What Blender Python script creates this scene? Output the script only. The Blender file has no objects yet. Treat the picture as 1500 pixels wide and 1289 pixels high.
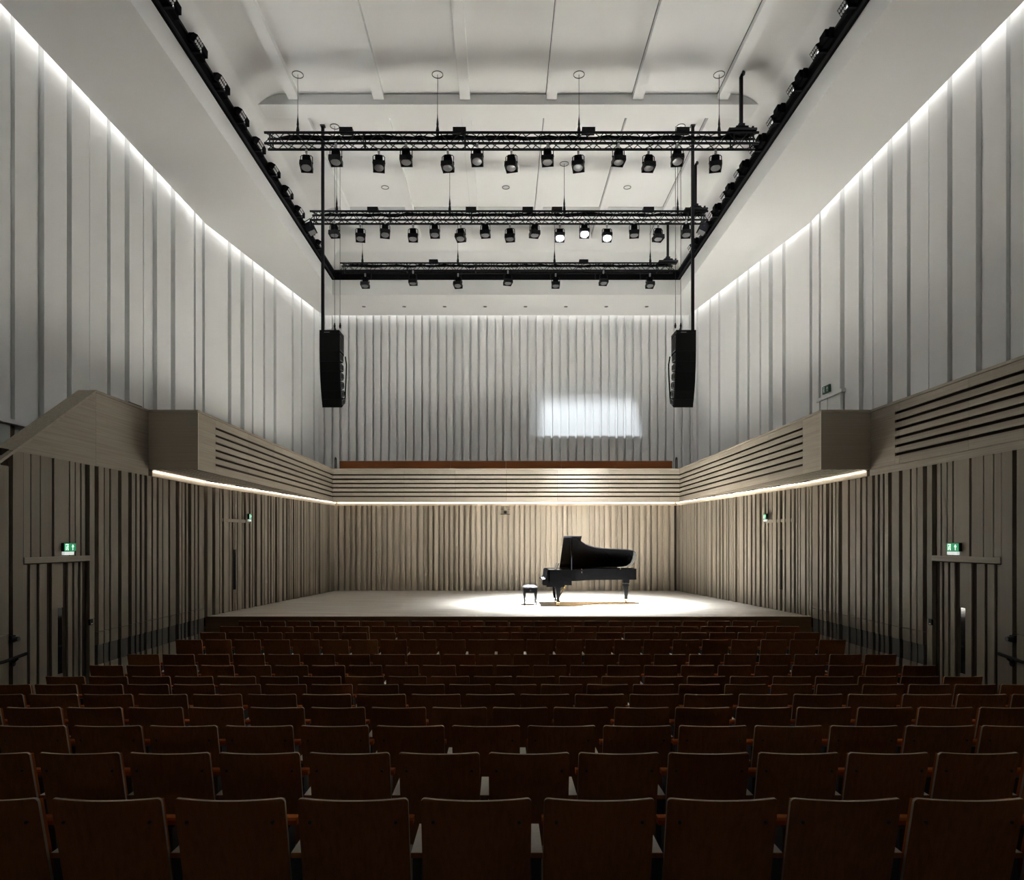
import bpy, math, random
from mathutils import Vector, Matrix
random.seed(7)
SC = bpy.context.scene
COL = SC.collection
R = math.radians

# ------------------------------------------------------------------ camera
EYE = 2.565                       # eye height above the flat front floor
cam_d = bpy.data.cameras.new('camera')
cam_d.sensor_fit = 'HORIZONTAL'; cam_d.sensor_width = 36.0; cam_d.lens = 24.0
cam_d.shift_x = 15.0 / 1500.0; cam_d.shift_y = 149.5 / 1500.0
cam_d.clip_start = 0.05; cam_d.clip_end = 200
cam = bpy.data.objects.new('camera', cam_d); COL.objects.link(cam)
cam.location = (-0.155, 0.0, EYE); cam.rotation_euler = (R(90), 0, 0)
SC.camera = cam

# ------------------------------------------------------------------ world, exposure
w = bpy.data.worlds.new('world'); SC.world = w; w.use_nodes = True
w.node_tree.nodes['Background'].inputs[0].default_value = (0.5, 0.5, 0.5, 1)
w.node_tree.nodes['Background'].inputs[1].default_value = 0.0
SC.view_settings.view_transform = 'Standard'; SC.view_settings.look = 'None'
SC.view_settings.gamma = 1.0; SC.view_settings.use_curve_mapping = False
SC.view_settings.exposure = 0.5
try:
    SC.cycles.sample_clamp_indirect = 0.0; SC.cycles.caustics_reflective = False; SC.cycles.caustics_refractive = False
except Exception:
    pass
SPOT_W = 118000.0                  # each of the three lit stage lanterns
PATCH_W = 1800.0                  # added spot imitating the piano lid's reflection on the back wall
WASH_E = 3.8                      # LED strips in the slot above the white walls
BATTEN_W = 5.0                   # each LED batten on the ceiling rail
STRIP_E = 3.2                     # LED strips under the balconies

# ------------------------------------------------------------------ materials
MATS = {}
def nodes_mat(name):
    m = bpy.data.materials.new(name); m.use_nodes = True
    nt = m.node_tree; b = nt.nodes['Principled BSDF']; MATS[name] = m
    return m, nt, b
def plain(name, col, rough=0.5, metal=0.0, noise=0.06, scale=6.0, bump=0.0, spec=0.5, coat=0.0):
    m, nt, b = nodes_mat(name)
    g = nt.nodes.new('ShaderNodeNewGeometry')
    n = nt.nodes.new('ShaderNodeTexNoise'); n.inputs['Scale'].default_value = scale; n.inputs['Detail'].default_value = 3
    nt.links.new(g.outputs['Position'], n.inputs['Vector'])
    mx = nt.nodes.new('ShaderNodeMix'); mx.data_type = 'RGBA'
    mx.inputs['A'].default_value = tuple(c * (1 - noise) for c in col) + (1,)
    mx.inputs['B'].default_value = tuple(min(1, c * (1 + noise)) for c in col) + (1,)
    nt.links.new(n.outputs['Fac'], mx.inputs['Factor'])
    nt.links.new(mx.outputs['Result'], b.inputs['Base Color'])
    b.inputs['Roughness'].default_value = rough; b.inputs['Metallic'].default_value = metal
    b.inputs['Specular IOR Level'].default_value = spec
    if coat: b.inputs['Coat Weight'].default_value = coat; b.inputs['Coat Roughness'].default_value = 0.05
    if bump:
        bp = nt.nodes.new('ShaderNodeBump'); bp.inputs['Strength'].default_value = bump; bp.inputs['Distance'].default_value = 0.01
        nt.links.new(n.outputs['Fac'], bp.inputs['Height']); nt.links.new(bp.outputs['Normal'], b.inputs['Normal'])
    return m
def wood(name, c1, c2, grain='Z', rough=0.55, vary=0.18, fine=40.0, spec=0.3):
    """timber: noise stretched along the grain, every board a little different"""
    m, nt, b = nodes_mat(name)
    g = nt.nodes.new('ShaderNodeNewGeometry'); oi = nt.nodes.new('ShaderNodeObjectInfo')
    mp = nt.nodes.new('ShaderNodeMapping')
    s = {'X': (0.6, fine, fine), 'Y': (fine, 0.6, fine), 'Z': (fine, fine, 0.45)}[grain]
    mp.inputs['Scale'].default_value = s
    ad = nt.nodes.new('ShaderNodeVectorMath'); ad.operation = 'MULTIPLY_ADD'
    nt.links.new(oi.outputs['Random'], ad.inputs[0]); ad.inputs[1].default_value = (3.1, 5.7, 9.3)
    nt.links.new(g.outputs['Position'], ad.inputs[2])
    nt.links.new(ad.outputs['Vector'], mp.inputs['Vector'])
    n = nt.nodes.new('ShaderNodeTexNoise'); n.inputs['Scale'].default_value = 1.0
    n.inputs['Detail'].default_value = 4; n.inputs['Roughness'].default_value = 0.6
    nt.links.new(mp.outputs['Vector'], n.inputs['Vector'])
    cr = nt.nodes.new('ShaderNodeValToRGB')
    cr.color_ramp.elements[0].position = 0.3; cr.color_ramp.elements[0].color = tuple(c1) + (1,)
    cr.color_ramp.elements[1].position = 0.7; cr.color_ramp.elements[1].color = tuple(c2) + (1,)
    nt.links.new(n.outputs['Fac'], cr.inputs['Fac'])
    mr = nt.nodes.new('ShaderNodeMapRange'); mr.inputs['To Min'].default_value = 1 - vary; mr.inputs['To Max'].default_value = 1 + vary
    nt.links.new(oi.outputs['Random'], mr.inputs['Value'])
    mu = nt.nodes.new('ShaderNodeVectorMath'); mu.operation = 'SCALE'
    nt.links.new(cr.outputs['Color'], mu.inputs[0]); nt.links.new(mr.outputs['Result'], mu.inputs['Scale'])
    nt.links.new(mu.outputs['Vector'], b.inputs['Base Color'])
    b.inputs['Roughness'].default_value = rough; b.inputs['Specular IOR Level'].default_value = spec
    bp = nt.nodes.new('ShaderNodeBump'); bp.inputs['Strength'].default_value = 0.05; bp.inputs['Distance'].default_value = 0.003
    nt.links.new(n.outputs['Fac'], bp.inputs['Height']); nt.links.new(bp.outputs['Normal'], b.inputs['Normal'])
    return m
def emit(name, col, strength):
    m, nt, b = nodes_mat(name)
    b.inputs['Base Color'].default_value = tuple(col) + (1,)
    b.inputs['Emission Color'].default_value = tuple(col) + (1,)
    b.inputs['Emission Strength'].default_value = strength
    return m

WHITE = plain('white_paint', (0.83, 0.833, 0.83), 0.75, noise=0.02, scale=1.5, spec=0.25)
CEILW = plain('ceiling_white', (0.84, 0.842, 0.835), 0.8, noise=0.015, scale=1.2, spec=0.2)
OAKA, OAKB = (0.280, 0.239, 0.187), (0.381, 0.333, 0.269)
OAKZ = wood('oak_upright_dimmed', (0.244, 0.208, 0.164), (0.281, 0.240, 0.189), 'Z', vary=0.12, fine=70.0)  # same oak, colour darkened to imitate the weaker light on the side walls
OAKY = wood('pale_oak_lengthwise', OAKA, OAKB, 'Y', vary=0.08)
OAKX = wood('oak_crosswise_lit', (0.479, 0.421, 0.342), (0.551, 0.484, 0.393), 'X', vary=0.08)  # same oak, colour lightened to imitate stronger light on the rear balcony front
OAKR = wood('rear_oak_lit', (0.387, 0.334, 0.263), (0.445, 0.384, 0.303), 'Z', vary=0.12, fine=70.0)  # same oak again, lightened as if more brightly lit behind the piano
STAGE = wood('stage_boards', (0.32, 0.285, 0.24), (0.62, 0.575, 0.515), 'X', rough=0.42, vary=0.12, fine=9.0, spec=0.4)
STAGEF = wood('stage_front_wood', (0.13, 0.075, 0.035), (0.19, 0.11, 0.055), 'X', vary=0.0)
GAP = plain('dark_backing', (0.055, 0.04, 0.028), 0.9, noise=0.2, spec=0.1)
GRILLE = plain('grey_grille', (0.13, 0.12, 0.108), 0.8, noise=0.25, scale=60, spec=0.2)
FLOORM = wood('auditorium_floor', (0.16, 0.11, 0.07), (0.22, 0.16, 0.11), 'X', vary=0.0, rough=0.6)
PLY = wood('walnut_ply', (0.215, 0.085, 0.028), (0.29, 0.118, 0.042), 'Z', vary=0.07, rough=0.6, fine=60, spec=0.12)
PLYEDGE = plain('ply_edge', (0.38, 0.29, 0.21), 0.5, noise=0.15, scale=80)
ARMTOP = plain('pale_armrest_wood', (0.62, 0.54, 0.44), 0.45, noise=0.12, scale=60)
FABRIC = plain('orange_fabric', (0.34, 0.085, 0.016), 0.95, noise=0.2, scale=300, bump=0.3, spec=0.1)
CHAIRMETAL = plain('dark_chair_metal', (0.02, 0.02, 0.024), 0.45, noise=0.1, spec=0.4)
BENCH = wood('rust_bench_back', (0.27, 0.085, 0.02), (0.34, 0.115, 0.03), 'X', vary=0.05)
BLACK = plain('black_metal', (0.007, 0.007, 0.008), 0.5, noise=0.15, scale=20, spec=0.18)
BLACKM = plain('black_matt', (0.005, 0.005, 0.006), 0.8, noise=0.15, scale=20, spec=0.06)
GREYM = plain('grey_metal', (0.10, 0.10, 0.105), 0.4, metal=0.6, noise=0.1)
STEEL = plain('steel', (0.42, 0.42, 0.43), 0.3, metal=1.0, noise=0.05)
LACQ = plain('piano_black', (0.004, 0.004, 0.0045), 0.06, noise=0.0, spec=0.05)
BRASS = plain('brass', (0.72, 0.52, 0.22), 0.25, metal=1.0, noise=0.08)
IVORY = plain('ivory', (0.85, 0.83, 0.78), 0.3, noise=0.02)
LEATHER = plain('black_leather', (0.012, 0.012, 0.013), 0.35, noise=0.2, scale=60, bump=0.15)
LENS = plain('lamp_glass', (0.22, 0.22, 0.23), 0.15, noise=0.05, spec=0.6)
LENSRAIL = plain('batten_lens', (0.75, 0.75, 0.75), 0.12, noise=0.02, spec=0.8)
GLASS = plain('dark_glass', (0.02, 0.022, 0.026), 0.08, noise=0.0, spec=0.6)
GREENE = emit('exit_green', (0.005, 0.16, 0.06), 0.9)
WHITEE = emit('exit_white', (0.75, 1.0, 0.85), 0.8)
PANELE = emit('sign_spill_glow', (0.85, 0.92, 0.88), 0.45)  # weak glow painting the sign's spill light onto the plate below it
DKGREEN = plain('unlit_sign_green', (0.02, 0.09, 0.055), 0.5, noise=0.05)
SIGNW = plain('sign_white', (0.85, 0.87, 0.85), 0.5, noise=0.03)
LEDW = emit('wall_wash_led', (1.0, 0.985, 0.95), WASH_E)
LEDB = emit('balcony_led', (1.0, 0.90, 0.74), STRIP_E)
LAMPON = emit('lit_lens', (0.93, 0.97, 1.0), 30.0)

# ------------------------------------------------------------------ mesh helpers
class MB:
    def __init__(s): s.v = []; s.f = []; s.mi = []; s.cur = 0
    def add(s, vs, fs):
        o = len(s.v); s.v += [tuple(v) for v in vs]
        for f in fs: s.f.append(tuple(i + o for i in f)); s.mi.append(s.cur)
        return s
    def box(s, x0, x1, y0, y1, z0, z1, M=None):
        vs = [(x, y, z) for z in (z0, z1) for y in (y0, y1) for x in (x0, x1)]
        if M: vs = [M @ Vector(v) for v in vs]
        return s.add(vs, [(0, 2, 3, 1), (4, 5, 7, 6), (0, 1, 5, 4), (2, 6, 7, 3), (0, 4, 6, 2), (1, 3, 7, 5)])
    def tube(s, p, q, r, n=6, r2=None, cap=True):
        p, q = Vector(p), Vector(q); r2 = r if r2 is None else r2
        d = (q - p).normalized(); a = d.orthogonal().normalized(); b = d.cross(a)
        vs = []
        for c, rr in ((p, r), (q, r2)):
            for i in range(n):
                t = 2 * math.pi * i / n; vs.append(c + (a * math.cos(t) + b * math.sin(t)) * rr)
        fs = [(i, (i + 1) % n, n + (i + 1) % n, n + i) for i in range(n)]
        if cap: fs += [tuple(range(n - 1, -1, -1)), tuple(range(n, 2 * n))]
        return s.add(vs, fs)
    def path(s, pts, r, n=6):
        """swept tube through points"""
        pts = [Vector(p) for p in pts]; rings = []; prev = None
        for i, p in enumerate(pts):
            d = (pts[min(i + 1, len(pts) - 1)] - pts[max(i - 1, 0)]).normalized()
            a = d.orthogonal().normalized() if prev is None else (prev - d * prev.dot(d)).normalized()
            prev = a; b = d.cross(a)
            rings.append([p + (a * math.cos(2 * math.pi * k / n) + b * math.sin(2 * math.pi * k / n)) * r for k in range(n)])
        vs = [v for rg in rings for v in rg]; fs = []
        for i in range(len(rings) - 1):
            for k in range(n):
                fs.append((i * n + k, i * n + (k + 1) % n, (i + 1) * n + (k + 1) % n, (i + 1) * n + k))
        fs += [tuple(range(n - 1, -1, -1)), tuple(range((len(rings) - 1) * n, len(rings) * n))]
        return s.add(vs, fs)
    def lathe(s, prof, n=16, c=(0, 0, 0)):
        vs = []
        for r, z in prof:
            for i in range(n):
                t = 2 * math.pi * i / n; vs.append((c[0] + r * math.cos(t), c[1] + r * math.sin(t), c[2] + z))
        fs = []
        for j in range(len(prof) - 1):
            for i in range(n):
                fs.append((j * n + i, j * n + (i + 1) % n, (j + 1) * n + (i + 1) % n, (j + 1) * n + i))
        fs += [tuple(range(n - 1, -1, -1)), tuple(range((len(prof) - 1) * n, len(prof) * n))]
        return s.add(vs, fs)
    def ring(s, r0, r1, z0, z1, n=24, c=(0, 0, 0)):
        vs = []
        for r, z in ((r0, z0), (r1, z0), (r1, z1), (r0, z1)):
            for i in range(n):
                t = 2 * math.pi * i / n; vs.append((c[0] + r * math.cos(t), c[1] + r * math.sin(t), c[2] + z))
        return s.add(vs, [(j * n + i, j * n + (i + 1) % n, ((j + 1) % 4) * n + (i + 1) % n, ((j + 1) % 4) * n + i) for j in range(4) for i in range(n)])
    def prism(s, poly, h0, h1, fn):
        """polygon (a,b) extruded between h0 and h1; fn(a,b,h) -> xyz"""
        n = len(poly)
        vs = [fn(a, b, h0) for a, b in poly] + [fn(a, b, h1) for a, b in poly]
        fs = [tuple(range(n - 1, -1, -1)), tuple(range(n, 2 * n))] + [(i, (i + 1) % n, n + (i + 1) % n, n + i) for i in range(n)]
        return s.add(vs, fs)
    def mesh(s, name, *mats):
        me = bpy.data.meshes.new(name); me.from_pydata(s.v, [], s.f)
        for m in mats: me.materials.append(m)
        if len(mats) > 1: me.polygons.foreach_set('material_index', s.mi)
        me.update()
        import bmesh
        bm = bmesh.new(); bm.from_mesh(me); bmesh.ops.recalc_face_normals(bm, faces=bm.faces); bm.to_mesh(me); bm.free()
        return me
    def build(s, name, mat, parent=None, smooth=False, loc=None):
        mats = mat if isinstance(mat, (list, tuple)) else (mat,)
        o = bpy.data.objects.new(name, s.mesh(name, *mats)); COL.objects.link(o)
        if parent: o.parent = parent
        if loc: o.location = loc
        if smooth:
            o.data.polygons.foreach_set('use_smooth', [True] * len(o.data.polygons))
            o.data.set_sharp_from_angle(angle=R(smooth if smooth is not True else 40))
        return o

def tag(o, label, cat, group=None, kind=None):
    o['label'] = label; o['category'] = cat
    if group: o['group'] = group
    if kind: o['kind'] = kind
    return o
def thing(name, label, cat, loc=(0, 0, 0), rz=0, group=None, kind=None):
    o = bpy.data.objects.new(name, None); COL.objects.link(o); o.location = loc; o.rotation_euler = (0, 0, rz)
    o.empty_display_size = 0.2
    return tag(o, label, cat, group, kind)
def put(name, me, parent, loc=(0, 0, 0), rot=(0, 0, 0), scale=(1, 1, 1)):
    o = bpy.data.objects.new(name, me); COL.objects.link(o)
    if parent: o.parent = parent
    o.location = loc; o.rotation_euler = rot; o.scale = scale
    return o
UNIT = {}
def piece(name, parent, x0, x1, y0, y1, z0, z1, mat, rz=0.0, org=None):
    """a board: a shared unit box, sized by scale; rz turns it about its centre"""
    k = mat.name
    if k not in UNIT: UNIT[k] = MB().box(-.5, .5, -.5, .5, -.5, .5).mesh('board_' + k, mat)
    return put(name, UNIT[k], parent, ((x0 + x1) / 2, (y0 + y1) / 2, (z0 + z1) / 2), (0, 0, rz),
               (abs(x1 - x0), abs(y1 - y0), abs(z1 - z0)))
def along(name, parent, p, q, a, b, t0, t1, z0, z1, mat):
    """board lying along the plan line p->q from distance a to b; t = offset to the left of p->q"""
    p, q = Vector(p), Vector(q); d = (q - p).normalized(); nrm = Vector((-d.y, d.x))
    c = p + d * (a + b) / 2 + nrm * (t0 + t1) / 2
    k = mat.name
    if k not in UNIT: UNIT[k] = MB().box(-.5, .5, -.5, .5, -.5, .5).mesh('board_' + k, mat)
    return put(name, UNIT[k], parent, (c.x, c.y, (z0 + z1) / 2), (0, 0, math.atan2(d.y, d.x)), (b - a, abs(t1 - t0), z1 - z0))
def Z(h): return EYE + h          # height given above the eye

# ------------------------------------------------------------------ main dimensions (metres; X across, Y away from the camera)
YB = -3.0                          # rear end of the modelled hall, behind the camera
STG_Z, STG_Y0, STG_Y1 = 0.815, 16.06, 24.65
WX = 7.15                          # lower wood walls
BX = 6.17                          # balcony front
BAL_Y0, BAL_Y1 = 13.55, 24.30
BAL_Z0, BAL_Z1 = Z(1.436), Z(2.60)
BAT_Z = Z(1.31)                    # top of the upright boards
UX, UXB, UY_K, UY_B = 8.87, 7.59, 19.3, 27.44   # white upper walls
SOF = Z(9.0)                       # soffit
OPX, OPY = 6.33, 24.85             # ceiling opening
BAND0, BAND1 = Z(9.54), Z(9.87)
CEIL = Z(10.81)

# ------------------------------------------------------------------ floor, steps, stage
fl = MB().box(-9.2, 9.2, YB, 28, -0.3, 0.0).build('floor', FLOORM)
tag(fl, 'dark timber auditorium floor stepping down to the stage', 'floor', kind='structure')
row_d = [2.933 + 0.922 * i for i in range(9)] + [11.86 + 0.93 * i for i in range(4)]
row_z = [0.592, 0.505, 0.410, 0.315, 0.219, 0.123, 0.030] + [0.0] * 6
row_n = [22 if i % 2 == 0 else 23 for i in range(13)]
row_p = [0.531 if i % 2 == 0 else 0.509 for i in range(13)]
for i in range(7):
    y0 = YB if i == 0 else row_d[i] - 0.26
    piece('step', fl, -WX + .1, WX - .1, y0, row_d[i + 1] - 0.26, 0.0, row_z[i], FLOORM)
st = thing('stage', 'low stage platform of pale floorboards at the end of the hall', 'stage', (0, STG_Y0, 0))
m = MB(); poly = [(-7.14, 0), (7.14, 0), (6.185, 8.57), (-6.185, 8.57)]
m.prism(poly, 0.775, STG_Z, lambda a, b, h: (a, b, h)); m.build('stage_floor', STAGE, st)
MB().box(-7.13, 7.13, 0.0, 0.05, 0.0, 0.775).build('front_panel', STAGEF, st)
MB().box(-7.13, 7.13, -0.015, 0.0, 0.775, STG_Z).build('nosing', STAGEF, st)

# ------------------------------------------------------------------ lower wood walls beside the seats
def px_left(px): return (WX - 0.155) / ((735.0 - px) / 1000.0)
gaps_px = [(12, 18), (128, 131), (139, 143), (151.5, 153), (160.5, 162), (173.5, 176.5), (187.5, 192.5), (198.5, 200), (205, 206.2), (211, 215),
           (222.5, 223.7), (230, 231), (237.5, 238.5), (247, 248.8), (258, 261.5), (265.5, 266.7), (271, 272.5), (276, 279), (284, 285.5), (290, 291.2)]
door_gaps = [(33, 35), (42, 45.5), (56, 59), (71, 77.5), (94.5, 101), (108, 110), (116.5, 119), (122.5, 127)]
for s, side in ((-1, 'left'), (1, 'right')):
    X = lambda a, s=s: s * a
    wl = MB().box(X(WX + .07), X(WX + .20), 9.64, STG_Y0 + .02, 0, BAT_Z + .02).box(X(WX + .07), X(WX + .20), 9.3, 9.64, 0, 3.5 if s < 0 else BAT_Z + .02).build('wall_lower_' + side, GAP)
    tag(wl, 'lower %s wall of upright pale oak boards beside the seating' % side, 'wall', kind='structure')
    edges = [(px_left(a - .5), px_left(b + .5)) for a, b in gaps_px]
    spans = [(9.35, edges[0][0])]
    for k in range(len(edges) - 1): spans.append((edges[k][1], edges[k + 1][0]))
    spans.append((edges[-1][1], STG_Y0))
    for k, (a, b) in enumerate(spans):
        if b - a < 0.02: continue
        if k == 1: continue                                   # the door bay
        f = WX - (0.0 if k % 3 else 0.012)
        top = min(BAT_Z, 3.64) if (side == 'left' and k == 0) else BAT_Z
        if a > px_left(135):                                  # grille band at the foot of the wall
            piece('board', wl, X(f), X(WX + .07), a, b, 0.0, 0.44, OAKZ)
            piece('grille', wl, X(f + .012), X(WX + .07), a, b, 0.44, 0.785, GRILLE)
            piece('board', wl, X(f), X(WX + .07), a, b, 0.785, 1.005, OAKZ)
            piece('board', wl, X(f), X(WX + .07), a, b, 1.013, BAT_Z, OAKZ)
        else:
            piece('board', wl, X(f), X(WX + .07), a, b, 0.0, 1.25, OAKZ)
            piece('board', wl, X(f), X(WX + .07), a, b, 1.258, top, OAKZ)
    # door bay: jambs, boards over the lintel, lintel, door leaf
    d0, d1 = px_left(18), px_left(128)
    LIN0, LIN1 = Z(-0.315), Z(-0.225)
    piece('jamb', wl, X(WX - .01), X(WX + .07), d0, px_left(33), 0, BAT_Z, OAKZ)
    sp = [px_left(33)] + [px_left(v) for g in [(33, 34.5), (44.3, 46), (58.5, 60), (76, 79.5), (101, 103), (109.5, 111), (117.5, 119.5), (124.5, 128)] for v in g]
    sp = sp[1:]
    for k in range(1, len(sp) - 2, 2):
        piece('board', wl, X(WX), X(WX + .07), sp[k], sp[k + 1], LIN1, BAT_Z, OAKZ)
    piece('lintel', wl, X(WX - .03), X(WX + .07), px_left(33), d1 + .03, LIN0, LIN1, OAKY)
    dr = MB().box(X(WX + .05), X(WX + .069), px_left(33), d1, 0.0, LIN0 - .01).build('door_1' if s < 0 else 'door_2', GAP)
    tag(dr, 'board-clad double door in the lower %s wall under a lit exit sign' % side, 'door', kind='structure')
    dsp = [px_left(v) for g in door_gaps for v in (g[0] - .5, g[1] + .5)]
    for k in range(1, len(dsp) - 2, 2):
        if k == 7:                                            # board with the tall dark vision pane
            pm = px_left(86.5)
            piece('board', dr, X(WX + .02), X(WX + .05), dsp[k], pm, 0.02, LIN0 - .02, OAKZ)
            piece('board', dr, X(WX + .02), X(WX + .05), pm, dsp[k + 1], 0.02, 0.47, OAKZ)
            piece('board', dr, X(WX + .02), X(WX + .05), pm, dsp[k + 1], 1.52, LIN0 - .02, OAKZ)
            piece('vision_pane', dr, X(WX + .035), X(WX + .05), pm, dsp[k + 1], 0.47, 1.52, GLASS)
        else:
            piece('board', dr, X(WX + .02), X(WX + .05), dsp[k], dsp[k + 1], 0.02, LIN0 - .02, OAKZ)
    # card reader by the door
    rd = thing('card_reader', 'small black card reader beside the %s auditorium door' % side, 'card reader', (X(WX - .012), px_left(132), Z(-1.36)))
    MB().box(-.018, .012, -.04, .04, -.05, .05).build('housing', BLACK, rd)
    MB().box(-.021 if s > 0 else .018, -.018 if s > 0 else .021, -.02, .02, -.035, -.02).build('light', SIGNW, rd)
    # plain rear part of the wall behind the picture edge
    bw = MB().box(X(WX), X(WX + .2), YB, 9.3, 0, 3.3 if s < 0 else BAT_Z).build('wall_rear_' + side, OAKZ)
    tag(bw, 'plain oak wall beside the rear seats, %s side' % side, 'wall', kind='structure')

# ------------------------------------------------------------------ stage walls of upright battens
def batten_wall(name, label, p, q, L, wmin, wmax, gmin, gmax, z0, z1, inward, seed, gapmat=GAP, proud=0.05, bmat=OAKZ):
    rnd = random.Random(seed)
    p, q = Vector(p), Vector(q); d = (q - p).normalized(); n = Vector((-d.y, d.x)) * inward
    m = MB(); a, b = p - n * .02, q - n * .02; c, e = q - n * .15, p - n * .15
    m.prism([(a.x, a.y), (b.x, b.y), (c.x, c.y), (e.x, e.y)], z0, z1 + .12, lambda x, y, h: (x, y, h))
    wobj = m.build(name, gapmat); tag(wobj, label, 'wall', kind='structure')
    t = 0.015; k = 0
    while t < L - 0.04:
        wd = min(rnd.uniform(wmin, wmax), L - t - .01)
        pr = rnd.choice((0.0, proud * .5, proud))
        along('batten', wobj, p, q, t, t + wd, -.02 * inward, (.04 + pr) * inward, z0, z1, bmat)
        t += wd + rnd.uniform(gmin, gmax); k += 1
    return wobj
SXB = 6.20
PL, QL = (-7.17, STG_Y0), (-SXB, STG_Y1)
PR, QR = (7.17, STG_Y0), (SXB, STG_Y1)
LS = (Vector(QL) - Vector(PL)).length
batten_wall('wall_stage_left', 'left stage wall of narrow upright oak battens under the balcony', PL, QL, LS, .05, .12, .022, .05, STG_Z, BAT_Z, -1, 3)
batten_wall('wall_stage_right', 'right stage wall of narrow upright oak battens under the balcony', PR, QR, LS, .05, .12, .022, .05, STG_Z, BAT_Z, 1, 4)
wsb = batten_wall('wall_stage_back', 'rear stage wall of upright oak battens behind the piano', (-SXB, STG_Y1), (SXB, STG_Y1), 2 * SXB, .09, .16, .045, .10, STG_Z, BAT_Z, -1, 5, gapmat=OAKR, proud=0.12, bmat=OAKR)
piece('shadow_gap', wsb, 6.06, 6.115, STG_Y1 - .14, STG_Y1, STG_Z, BAT_Z, GAP)
# oak fascia between the battens and the LED strips, and the strips themselves
def strip_run(tn, side, p, q, inward):
    L = (Vector(q) - Vector(p)).length
    tr = along('trim_%d' % tn, None, p, q, 0, L, -.03 * inward, .035 * inward, BAT_Z + .002, Z(1.43), OAKX)
    tag(tr, 'plain oak fascia above the battens, %s' % side, 'fascia', kind='structure')
    ld = along('led_strip', None, p, q, 0.03, L - .03, .045 * inward, .075 * inward, Z(1.402), Z(1.424), LEDB)
    tag(ld, 'warm glowing light strip under the balcony, %s' % side, 'light strip', 'balcony light strips')
strip_run(1, 'along the left auditorium wall', (-WX - .02, BAL_Y0 + .08), PL, -1)
strip_run(2, 'along the left stage wall', PL, QL, -1)
strip_run(3, 'above the rear stage wall', (-SXB + .1, STG_Y1), (SXB - .1, STG_Y1), -1)
strip_run(4, 'along the right stage wall', PR, QR, 1)
strip_run(5, 'along the right auditorium wall', (WX + .02, BAL_Y0 + .08), PR, 1)

# ------------------------------------------------------------------ balconies
SLOTS = [2.392 - 0.1535 * k for k in range(6)]       # slot centres above the eye
def slotted(parent, p, q, L0, L1, panel, t_in, inward, solid_a=0.0, solid_b=0.0, mat=OAKY, z0=BAL_Z0, z1=BAL_Z1, hs=.026, start=0.0):
    """parapet face: full-width boards with open slots between them, jointed every `panel` metres"""
    zs = [Z(c) for c in SLOTS]; z1 = z1 - .036
    levels = [(zs[0] + hs, z1)] + [(zs[k + 1] + hs, zs[k] - hs) for k in range(5)] + [(z0, zs[5] - hs)]
    if solid_a: along('end_board', parent, p, q, L0, L0 + solid_a - .004, -.0, t_in * inward, z0, z1, mat)
    if solid_b: along('end_board', parent, p, q, L1 - solid_b + .004, L1, -.0, t_in * inward, z0, z1, mat)
    a = L0 + solid_a; end = L1 - solid_b; first = True
    while a < end - .01:
        b = min(a + (start if (first and start) else panel), end); first = False
        for k, (u, v) in enumerate(levels):
            along('board', parent, p, q, a, b - (.006 if b < end - .01 else 0), 0.0, t_in * inward, u, v, mat)
        a = b
def balcony(side, s):
    t = thing('balcony_%s' % side, 'oak balcony with slotted front along the %s side of the stage' % side, 'balcony', (0, 0, 0), kind='structure')
    p, q = (s * (BX + .03), BAL_Y0), (s * (BX + .03), BAL_Y1)
    L = BAL_Y1 - BAL_Y0
    slotted(t, p, q, 0, L, 1.85, .03, s, solid_a=.80)
    along('backing', t, p, q, 0.03, L + .22, -.07 * s, -.14 * s, BAL_Z0 + .02, BAL_Z1 - .029, GAP)
    along('cap', t, p, q, -.005, L + .22, .035 * s, -.16 * s, BAL_Z1 - .028, BAL_Z1 + .018, OAKY)
    piece('end_panel', t, s * BX, s * (WX + .02), BAL_Y0 - .03, BAL_Y0, BAL_Z0, BAL_Z1 - .036, OAKX)
    piece('cap', t, s * BX, s * (WX + .02), BAL_Y0 - .035, BAL_Y0 + .16, BAL_Z1 - .028, BAL_Z1 + .018, OAKX)
    # floor of the balcony
    m = MB(); m.prism([(s * (BX + .03), BAL_Y0), (s * (UX + .3), BAL_Y0), (s * (UX + .3), UY_B + .3), (s * (BX + .03), UY_B + .3)], BAL_Z0 + .13, BAL_Z0 + .22, lambda x, y, h: (x, y, h))
    m.build('deck', GAP, t)
    for k in range(7):                                    # slatted underside
        x = BX + .02 + k * .145
        y1 = STG_Y0 + (7.17 - (x + .11)) / .113 if x > SXB else BAL_Y1
        piece('soffit_slat', t, s * x, s * (x + .072), BAL_Y0 + .001, min(BAL_Y1, y1), BAL_Z0 + .001, BAL_Z0 + .011, OAKY)
    return t
balcony('left', -1); balcony('right', 1)
bb = thing('balcony_back', 'oak choir balcony with slotted front across the rear of the stage', 'balcony', (0, 0, 0), kind='structure')
p, q = (-BX - .03, BAL_Y1 + .03), (BX + .03, BAL_Y1 + .03)
slotted(bb, p, q, 0, 2 * BX + .06, 1.82, .03, -1, mat=OAKX, start=.75)
along('backing', bb, p, q, -.2, 2 * BX + .26, .07, .14, BAL_Z0 + .02, BAL_Z1 - .029, GAP)
along('cap', bb, p, q, 0, 2 * BX + .06, -.035, .16, BAL_Z1 - .028, BAL_Z1 + .018, OAKX)
piece('soffit', bb, -BX, BX, BAL_Y1 + .03, STG_Y1 + .1, BAL_Z0 + .001, BAL_Z0 + .05, OAKX)
piece('deck', bb, -BX, BX, BAL_Y1 + .03, UY_B + .1, BAL_Z0 + .06, BAL_Z0 + .22, GAP)
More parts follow.
